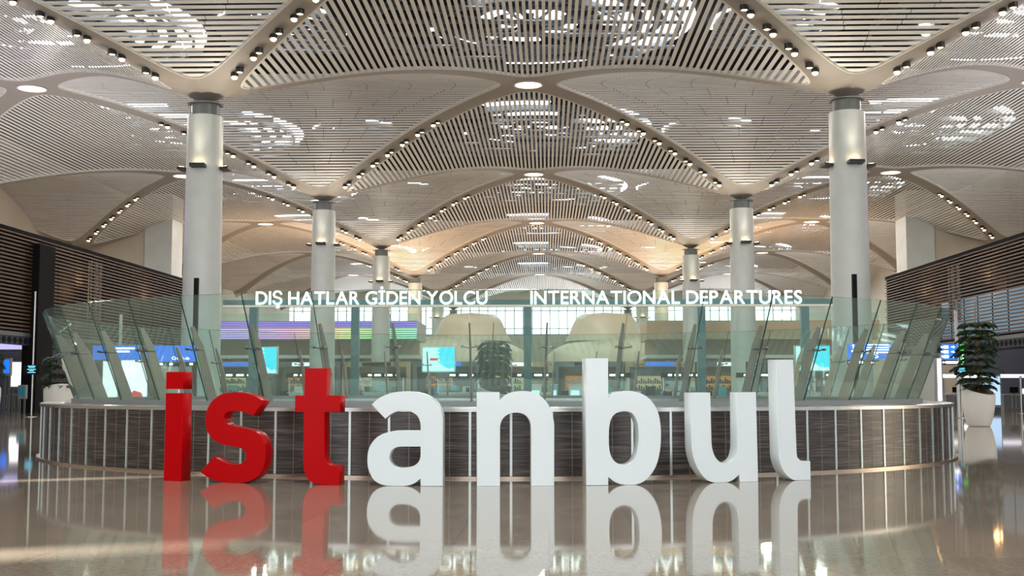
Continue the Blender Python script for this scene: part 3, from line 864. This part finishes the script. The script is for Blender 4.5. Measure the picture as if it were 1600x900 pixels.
way_sign('blue direction sign marked J-S with white arrows behind the right glass', 60,
         [(1324, 1404, 537, 561.5, 'sign_blue', 'arrows_left'), (1324, 1366, 562, 570, 'black', 'pictos')], (1340, 428, .11, 'black'))
way_sign('blue and green arrow sign on a grey pole right of the parapet', 66,
         [(1472, 1496, 538, 562, 'sign_blue', 'arrows_right'), (1472, 1496, 562.5, 570, 'black', 'pictos'), (1500, 1507, 538, 571, 'sign_green', 'person')], (1498, 485, .07, 'steel'))

def info_screen(label, px, py, w, h, Y, top=None):
    o = at(px, py, Y); t = thing('information_screen', label, 'screen', (o.x, Y, 0))
    MB().tube([(0, .1, 0), (0, .1, top or o.z)], .055, 10).build('pole', M['steel'], t, smooth=True)
    MB().lathe([(.3, 0), (.3, .02), (.06, .05)], (0, .1, 0), n=20).build('foot', M['steel'], t)
    c = MB().box(-w/2, w/2, -.05, .05, o.z - h/2, o.z + h/2).build('cabinet', M['black'], t)
    g = MB()
    for i, (f, l) in enumerate(((.36, .5), (.22, .4), (.02, .55), (-.12, .3), (-.30, .5))):
        g.box(-w * l / 2, w * l / 2, -.062, -.05, o.z + h * f - h * .035, o.z + h * f + h * .035)
    g.build('display_text', M['text_cyan'], c)
info_screen('black flight screen with cyan text on a pole right of the letter u', 1178, 573.5, .66, .44, 50)
info_screen('black screen with cyan text on a tall grey pole at far left', 50, 577.5, .86, .52, 64, at(53, 455, 64).z)
info_screen('small dark screen on a thin pole under the green arrow sign', 1502, 580, .72, .42, 63)

def led_wall(label, x0, x1, y0, y1, Y, base, mark=True):
    a = at(x0, y0, Y); c = at(x1, y1, Y); w = c.x - a.x; h = a.z - c.z; xm = (a.x + c.x) / 2
    t = thing('advert_screen', label, 'screen', (xm, Y, 0))
    MB().box(-w/2 - .06, w/2 + .06, -.05, .3, c.z - .06, a.z + .06).build('frame', M['trim'], t)
    f = MB().box(-w/2, w/2, -.075, -.05, c.z, a.z).build('display', M['screen_cyan'], t)
    b = MB(); n = 14       # bright cloud filling the left and bottom
    top = [(-w/2, a.z - .02)] + [(-w * .02 + w * .06 * sin(i * 2.1) + w * .05 * (i / n) , a.z - .02 - h * .75 * i / n) for i in range(n)] + [(w * .2, c.z + h * .18), (w * .32, c.z + h * .10), (w * .44, c.z + h * .16), (w/2, c.z + h * .06), (w/2, c.z), (-w/2, c.z)]
    b.prism([(x, -.078, z) for x, z in top], (0, -.006, 0)); b.build('cloud_picture', M['screen_pale'], f)
    if mark: MB().box(-w * .27, -w * .02, -.092, -.084, (a.z + c.z) / 2 - h * .05, (a.z + c.z) / 2 + h * .05).build('red_mark', M['text_red'], f)
    MB().box(-w * .12, w * .34, -.02, .25, c.z - .45, c.z - .06).build('support_box', M['steel_dark'], t)
    for sx in (-.28, .28): MB().box(sx * w - .06, sx * w + .06, .05, .17, 0, c.z - .06).build('leg', M['steel_dark'], t)
led_wall('bright cyan advertising screen seen between the letters t and n', 661, 710, 543, 580, 72, 0)
led_wall('cyan and white advertising screen behind the glass above the letter s', 393, 432, 543, 583, 72, 0)
led_wall('cyan advertising screen partly behind a teal post, above the letter l', 1243, 1296, 541, 579, 72, 0, False)

def light_box(label, x0, x1, y0, y1, Y, m, name='light_box', cat='light box', depth=.25, goods=None):
    a = at(x0, y0, Y); c = at(x1, y1, Y); w = c.x - a.x; xm = (a.x + c.x) / 2; zb = max(0.0, c.z)
    t = thing(name, label, cat, (xm, Y, 0))
    MB().box(-w/2, w/2, 0, depth, max(0, zb - .12), a.z + .1).build('cabinet', M['grey'], t)
    f = MB().box(-w/2 + .06, w/2 - .06, -.03, 0, zb + .05, a.z).build('display', M[m], t)
    if zb > .13: [MB().box(q - .05, q + .05, .05, .15, 0, zb - .12).build('leg', M['steel_dark'], t) for q in (-w/2 + .1, w/2 - .1)]
    if goods: MB().prism([(w * .05, -.05, zb + .1), (w * .42, -.05, zb + .1), (w * .36, -.05, zb + .5), (w * .2, -.05, zb + .62), (w * .1, -.05, zb + .35)], (0, .02, 0)).build('picture', M[goods], f)
    return t
light_box('large white glowing light box behind the left fins', 160, 231, 563, 628, 64, 'screen_white', goods='text_red')
M['screen_blue_pale'] = mat('screen_pale_blue', (.1, .1, .1), .3, emit=(.50, .72, 1), strength=1.0)
k = light_box('tall pale blue display totem beside the right planter', 1534, 1565, 588, 634, 80, 'screen_blue_pale', 'display_totem', 'display totem')
light_box('lavender glowing board under the left gallery at the picture edge', -14, 38, 532, 547, 76, 'screen_lav', 'light_board', 'light board')
light_box('white glowing poster panel beside the blue kiosk at far left', 17, 37, 566, 605, 77, 'screen_white', 'poster_panel', 'poster panel')
light_box('blue self service kiosk at the left edge', 5, 16, 562, 584, 72, 'sign_blue', 'service_kiosk', 'kiosk')
light_box('teal storage case standing by the barrier at far left', 28, 40, 604, 620, 70, 'teal_goods', 'storage_case', 'case')
light_box('white lit column panel behind the right end of the glass', 1462, 1474, 560, 628, 58, 'screen_white', 'lit_panel', 'lit panel')

def podium(label, x0, x1, yt, Y, m):
    a = at(x0, yt, Y); c = at(x1, yt, Y); w = c.x - a.x
    t = thing('podium', label, 'podium', ((a.x + c.x) / 2, Y, 0))
    MB().box(-w/2, w/2, 0, .6, .1, a.z - .06).build('cabinet', M[m], t)
    MB().box(-w/2 - .04, w/2 + .04, -.04, .64, a.z - .06, a.z).build('top', M['desk'], t)
    MB().box(-w/2 + .05, w/2 - .05, .04, .56, 0, .1).build('foot', M['steel_dark'], t)
    MB().box(-w * .35, w * .35, -.02, 0, a.z - .75, a.z - .35).build('notice', M['screen_pale'], t)
podium('white podium with pale notice just right of the middle portal post', 826, 846, 600, 66, 'desk')
podium('white podium with pale notice directly left of the tall letter b', 889, 908, 600, 67, 'desk')
podium('blue cabinet between the two white podiums beyond the glass', 861, 871, 600, 68, 'screen_blue_dim')
# check-in counters with railings under the galleries
def counter_row(label, xp0, xp1, Y):
    a = at(xp0, 610, Y); c = at(xp1, 610, Y); w = c.x - a.x; xm = (a.x + c.x) / 2
    t = thing('checkin_counter', label, 'counter', (xm, Y, 0))
    MB().box(-w/2, w/2, 0, .8, 0, 1.05).build('counter_body', M['grey'], t)
    MB().box(-w/2 - .05, w/2 + .05, -.1, .9, 1.05, 1.13).build('worktop', M['desk'], t)
    for i in range(max(1, int(w / 2.2))):
        x = -w/2 + .9 + i * 2.2
        MB().box(x - .3, x + .3, .35, .42, 1.22, 1.62).box(x - .04, x + .04, .36, .41, 1.13, 1.22).build('monitor', M['black'], t)
        MB().box(x + .5, x + .9, .3, .5, 1.13, 1.5).build('goods', M['teal_goods' if i % 2 else 'screen_white'], t)
    MB().box(-w/2, w/2, .4, .55, 2.3, 2.55).build('light_strip', M['screen_white'], t)
    for sx in (-1, 1): MB().box(sx * w/2 - .05, sx * w/2 + .05, .42, .52, 1.13, 2.3).build('upright', M['steel'], t)
    r = MB()
    for i in range(int(w / .28)): r.tube([(-w/2 + .14 + i * .28, -1.2, .0), (-w/2 + .14 + i * .28, -1.2, 1.0)], .025, 6)
    r.box(-w/2, w/2, -1.24, -1.16, .98, 1.05)
    r.build('railing', M['steel'], t)
    MB().box(-w/2, w/2, -1.3, -1.1, 0, .12).build('railing_base', M['copper'], t)
counter_row('check-in counter with railing behind the right planter', 1478, 1532, 88)
counter_row('check-in counter with railing at the right edge', 1568, 1640, 88)
counter_row('check-in counter with railing under the left gallery', 14, 62, 86)
t = thing('barrier_post', 'slim steel post standing at the right edge of the picture', 'post', (at(1596, 630, 74).x, 74, 0))
MB().tube([(0, 0, 0), (0, 0, 2.3)], .07, 10).build('post', M['steel'], t, smooth=True); MB().lathe([(.2, 0), (.2, .03), (.07, .05)], n=16).build('foot', M['steel'], t)

# ------------------------------------------------------------------ passport gates across the hall
booth = None
BX = [-23, -17.2, -11.4, -5.6, .2, 6.0, 11.8, 17.6, 23.4]
for i, x in enumerate(BX):
    lab = f'passport control booth with black sign strip behind the oval opening, {("leftmost","second from left","third from left","fourth from left","middle","fourth from right","third from right","second from right","rightmost")[i]}'
    if booth is None:
        booth = thing('control_booth', lab, 'booth', (x, 92, 0), group='passport control booths')
        MB().box(-1.5, 1.5, 0, 1.2, 0, 1.15).box(-1.6, 1.6, -.1, 1.3, 1.15, 1.22).build('desk', M['desk'], booth)
        MB().box(-1.45, 1.45, .1, .13, 1.22, 2.1).build('glass_screen', M['glass'], booth)
        s = MB().box(-1.75, 1.75, .3, .5, 2.35, 2.72).build('sign_strip', M['black'], booth)
        g = MB()
        for a, b in ((-1.2, -.9), (-.7, -.2), (.1, .7), (.95, 1.2)): g.box(a, b, .285, .3, 2.46, 2.62)
        g.build('sign_marks', M['sign_white'], s)
        for sx in (-1, 1): MB().box(sx * 1.55 - .04, sx * 1.55 + .04, .36, .44, 1.22, 2.35).build('upright', M['steel'], booth)
        MB().box(-.5, .1, .5, .56, 1.35, 1.75).box(-.24, -.16, .51, .55, 1.22, 1.35).build('monitor', M['teal_goods'], booth)
        MB().box(.6, 1.1, .5, .8, 1.22, 1.6).build('printer', M['black'], booth)
    else: dup(booth, (x, 92, 0), label=lab)
bar = None
for i in range(16):
    x = -21 + i * 2.8
    lab = f'black queue post with belt, {("leftmost","second","third","fourth","fifth","sixth","seventh","eighth","ninth","tenth","eleventh","twelfth","thirteenth","fourteenth","fifteenth","sixteenth")[i]} from the left in the row before the booths'
    if bar is None:
        bar = thing('queue_barrier', lab, 'barrier', (x, 80, 0), group='queue barrier posts')
        MB().lathe([(.18, 0), (.18, .03), (.035, .06), (.035, 1.0), (.05, 1.0), (.05, 1.08)], n=14).build('post', M['steel_dark'], bar, smooth=True)
        MB().box(.04, 2.76, -.008, .008, .88, .96).build('belt', M['black'], bar)
    else: dup(bar, (x, 80, 0), label=lab)

# ------------------------------------------------------------------ far end: mezzanine balconies, sculpted pavilion, shop fronts
def balcony(sx, x0, x1, Y, side):
    t = thing('mezzanine_balcony', f'cream mezzanine balcony across the far {side} of the hall' + (' with coloured light lines' if sx < 0 else ''), 'balcony', ((x0 + x1) / 2, Y, 0))
    w = (x1 - x0) / 2
    fa = MB().box(-w, w, -.3, 10, 7.2, 9.4).build('fascia', M['tan'] if sx > 0 else M['grey'], t)
    MB().box(-w, w, .3, 9.8, 5.0, 5.4).build('lower_slab', M['desk'], t)
    MB().box(-w, w, 6, 6.4, 0, 5.0).build('rear_wall', M['tan'], t)
    MB().box(-w, w, 3.0, 3.2, 5.4, 7.2).build('clerestory_wall', M['tan'], t)
    MB().box(-w, w, .0, .06, 9.4, 10.3).build('glass_rail', M['glass'], t)
    for i in range(5): 
        x = -w + (i + .5) * 2 * w / 5
        MB().box(x - .4, x + .4, 1, 1.8, 0, 5.0).build('pier', M['grey'], t)
    return t, fa, w
tb, fa, w = balcony(-1, -40, -14, 140, 'left')
for i in range(8):
    m = M['led'] if i < 5 else M['led_violet']
    l = MB().box(-40, -14, -.38, -.30, 7.32 + .26 * i, 7.32 + .26 * i + .13).build('light_line', m, fa, (27, 0, 0))
balcony(1, 13, 40, 140, 'right')
def pavilion(cx, Y, sx, label):
    t = thing('sculpted_pavilion', label, 'pavilion', (cx, Y, 0))
    def blob(rx, ry, zb, zt, p, ox=0, oz=0, n=36, flare=0):
        prof = []
        for i in range(13):
            f = i / 12; r = (1 - f ** p) ** (1 / p) if f < 1 else .001
            prof.append((max(r, .001) + flare * (1 - f) ** 2, f))
        b = MB().lathe(prof, n=n)
        b.v = [(ox + x * rx, y * ry, zb + z * (zt - zb)) for x, y, z in b.v]; return b
    blob(12.6, 12, 4.9, 9.2, 2.2).build('shell', M['cream'], t, smooth=True)
    blob(4.6, 5, 8.3, 12.6, 4.5, -sx * 3.6, flare=.3).build('crown_hood', M['cream'], t, smooth=True)
    MB().lathe([(1, 4.6), (11.8, 4.6), (11.8, 4.9), (1, 4.9)], n=40).build('ring_beam', M['warm_lit'], t)
    for k in range(10):
        a = 2 * PI * k / 10 + .2
        MB().tube([(11 * cos(a), 9.5 * sin(a), 0), (11 * cos(a), 9.5 * sin(a), 4.6)], .35, 10).build('pillar', M['grey'], t, smooth=True)
    return t
pavilion(13.5, 176, 1, 'right hand cream sculpted pavilion with rounded hood below the far windows')
pavilion(-13.5, 176, -1, 'left hand cream sculpted pavilion with rounded hood below the far windows')
SH = [(-34, 'warm_lit', 'purple'), (-26, 'orange', ''), (-18, 'warm_lit', ''), (-10, 'orange', ''), (-2, 'warm_lit', ''), (6, 'orange', ''), (14, 'warm_lit', ''), (22, 'orange', ''), (30, 'warm_lit', '')]
for i, (x, m, _) in enumerate(SH):
    t = thing('shop_front', f'distant shop front with {"orange" if m == "orange" else "warm cream"} lighting, {("first","second","third","fourth","fifth","sixth","seventh","eighth","ninth")[i]} from the left', 'shop front', (x, 134, 0))
    MB().box(-3.9, 3.9, .6, 3.8, 3.9, 4.5).box(-3.9, -3.4, .6, 3.8, 0, 3.9).box(3.4, 3.9, .6, 3.8, 0, 3.9).build('frame', M['steel_dark'] if i % 2 else M['tan'], t)
    MB().box(-2.6, .4 + .3 * (i % 3), 3.3, 3.5, 1.3, 2.9).build('lit_interior', M[m], t)
    MB().box(-3.4, 3.4, 3.5, 3.7, 0, 3.9).build('back_wall', M['tan'] if i % 3 else M['steel_dark'], t)
    g = MB()
    for q in range(22): g.box(-2.5 + .26 * (q % 11), -2.33 + .26 * (q % 11), 3.0, 3.2, 1.35 + .75 * (q // 11), 1.62 + .75 * (q // 11) + .12 * ((q * 5) % 3))
    g.box(-2.6, .5, 2.9, 3.3, 1.28, 1.35).box(-2.6, .5, 2.9, 3.3, 2.03, 2.1); g.build('shelf_goods', M[('wood', 'black', 'desk')[i % 3]], t)
    for q in range(4): MB().box(-3.1 + q * 1.6, -2.1 + q * 1.6, 1.4, 1.9, 0, 1.2 + .5 * (q % 2)).build('display_stand', M[('teal_goods', 'black', 'desk', 'wood_in')[(q + i) % 4]], t)
    MB().box(-1.6, 1.6, .5, .6, 4.0, 4.4).build('name_board', M[('sign_blue', 'screen_white', 'black')[i % 3]], t)
for x in (-30, -10, 10, 30):
    lamp('hall_lamp', 'AREA', (x, 150, 4.4), 900, (1, .66, .36), (0, 0, 0), shape='RECTANGLE', size=12, size_y=8)
# warm light lifting the far vaults
for x in (-24, 24):
    lamp('mezzanine_uplight', 'AREA', (x, 160, 10.6), 3500, (1, .62, .34), (PI, 0, 0), shape='RECTANGLE', size=16, size_y=20)

# ------------------------------------------------------------------ two distant people at the gates
def person(label, loc, rz, h=1.75, seed=0):
    t = thing('person', label, 'person', loc, rz)
    k = h / 1.75
    V = [((0,0,.95),.13),((0,0,1.10),.125),((0,0,1.28),.15),((0,0,1.42),.13),((0,0,1.50),.055),((0,-.01,1.56),.06),((0,-.02,1.64),.095),((0,-.01,1.71),.08)]
    E = [(i, i+1) for i in range(7)]
    for s in (-1, 1):
        b = len(V); V += [((s*.10,0,.90),.10),((s*.11,-.03*s,.50),.062),((s*.11,.05*s,.09),.042),((s*.12,-.10+.05*s,.03),.035)]
        E += [(0,b),(b,b+1),(b+1,b+2),(b+2,b+3)]
        b = len(V); V += [((s*.19,0,1.39),.065),((s*.25,.03,1.12),.045),((s*.24,-.08,.88),.032),((s*.24,-.11,.80),.034)]
        E += [(3,b),(b,b+1),(b+1,b+2),(b+2,b+3)]
        for q in range(4):
            f = len(V); V += [((s*.24,-.14+.022*q,.745),.010),((s*.235,-.135+.022*q,.70 + .008*abs(q-1)),.008)]; E += [(b+3,f),(f,f+1)]
        f = len(V); V += [((s*.225,-.155,.785),.011),((s*.222,-.165,.755),.009)]; E += [(b+3,f),(f,f+1)]
    def skin(name, m, sel, grow):
        idx = [i for i in range(len(V)) if sel(i)]; mp = {v: i for i, v in enumerate(idx)}
        me = bpy.data.meshes.new(name); me.from_pydata([tuple(c * k for c in V[i][0]) for i in idx], [(mp[a], mp[b]) for a, b in E if a in mp and b in mp], [])
        o = bpy.data.objects.new(name, me); COL.objects.link(o)
        md = o.modifiers.new('skin', 'SKIN'); sv = me.skin_vertices[0].data
        for i, v in zip(idx, sv): v.radius = ((V[i][1] + grow) * k,) * 2
        sv[0].use_root = True
        o.modifiers.new('sub', 'SUBSURF').levels = 1
        m2 = bpy.data.meshes.new_from_object(o.evaluated_get(bpy.context.evaluated_depsgraph_get()))
        bpy.data.objects.remove(o); m2.name = name; m2.materials.clear(); m2.materials.append(m)
        m2.polygons.foreach_set('use_smooth', [True] * len(m2.polygons))
        return link(name, m2, t)
    skin('body', M['skin'], lambda i: True, 0)
    clothed = [0,1,2,3] + [8,9,10,11] + [12,13,14] + [8+18,9+18,10+18,11+18] + [12+18,13+18,14+18]
    skin('clothing', M['cloth'], lambda i: i in clothed, .016)
    MB().lathe([(.03, 1.60), (.098, 1.63), (.104, 1.70), (.08, 1.77), (.02, 1.80)], (0, .018, 0), n=16).build('hair', M['hair'], t, smooth=True)
    MB().tube([(0, -.115, 1.665), (0, -.135, 1.635)], [.012, .018], 6).build('nose', M['skin'], t)
    return t
q = at(1043, 605, 62); person('person in dark clothes standing beyond the glass, between the b and the u', (q.x, 62, 0), .5)
q = at(966, 605, 66); person('person in dark clothes beside a fin just above the bowl of the b', (q.x, 66, 0), 2.4)
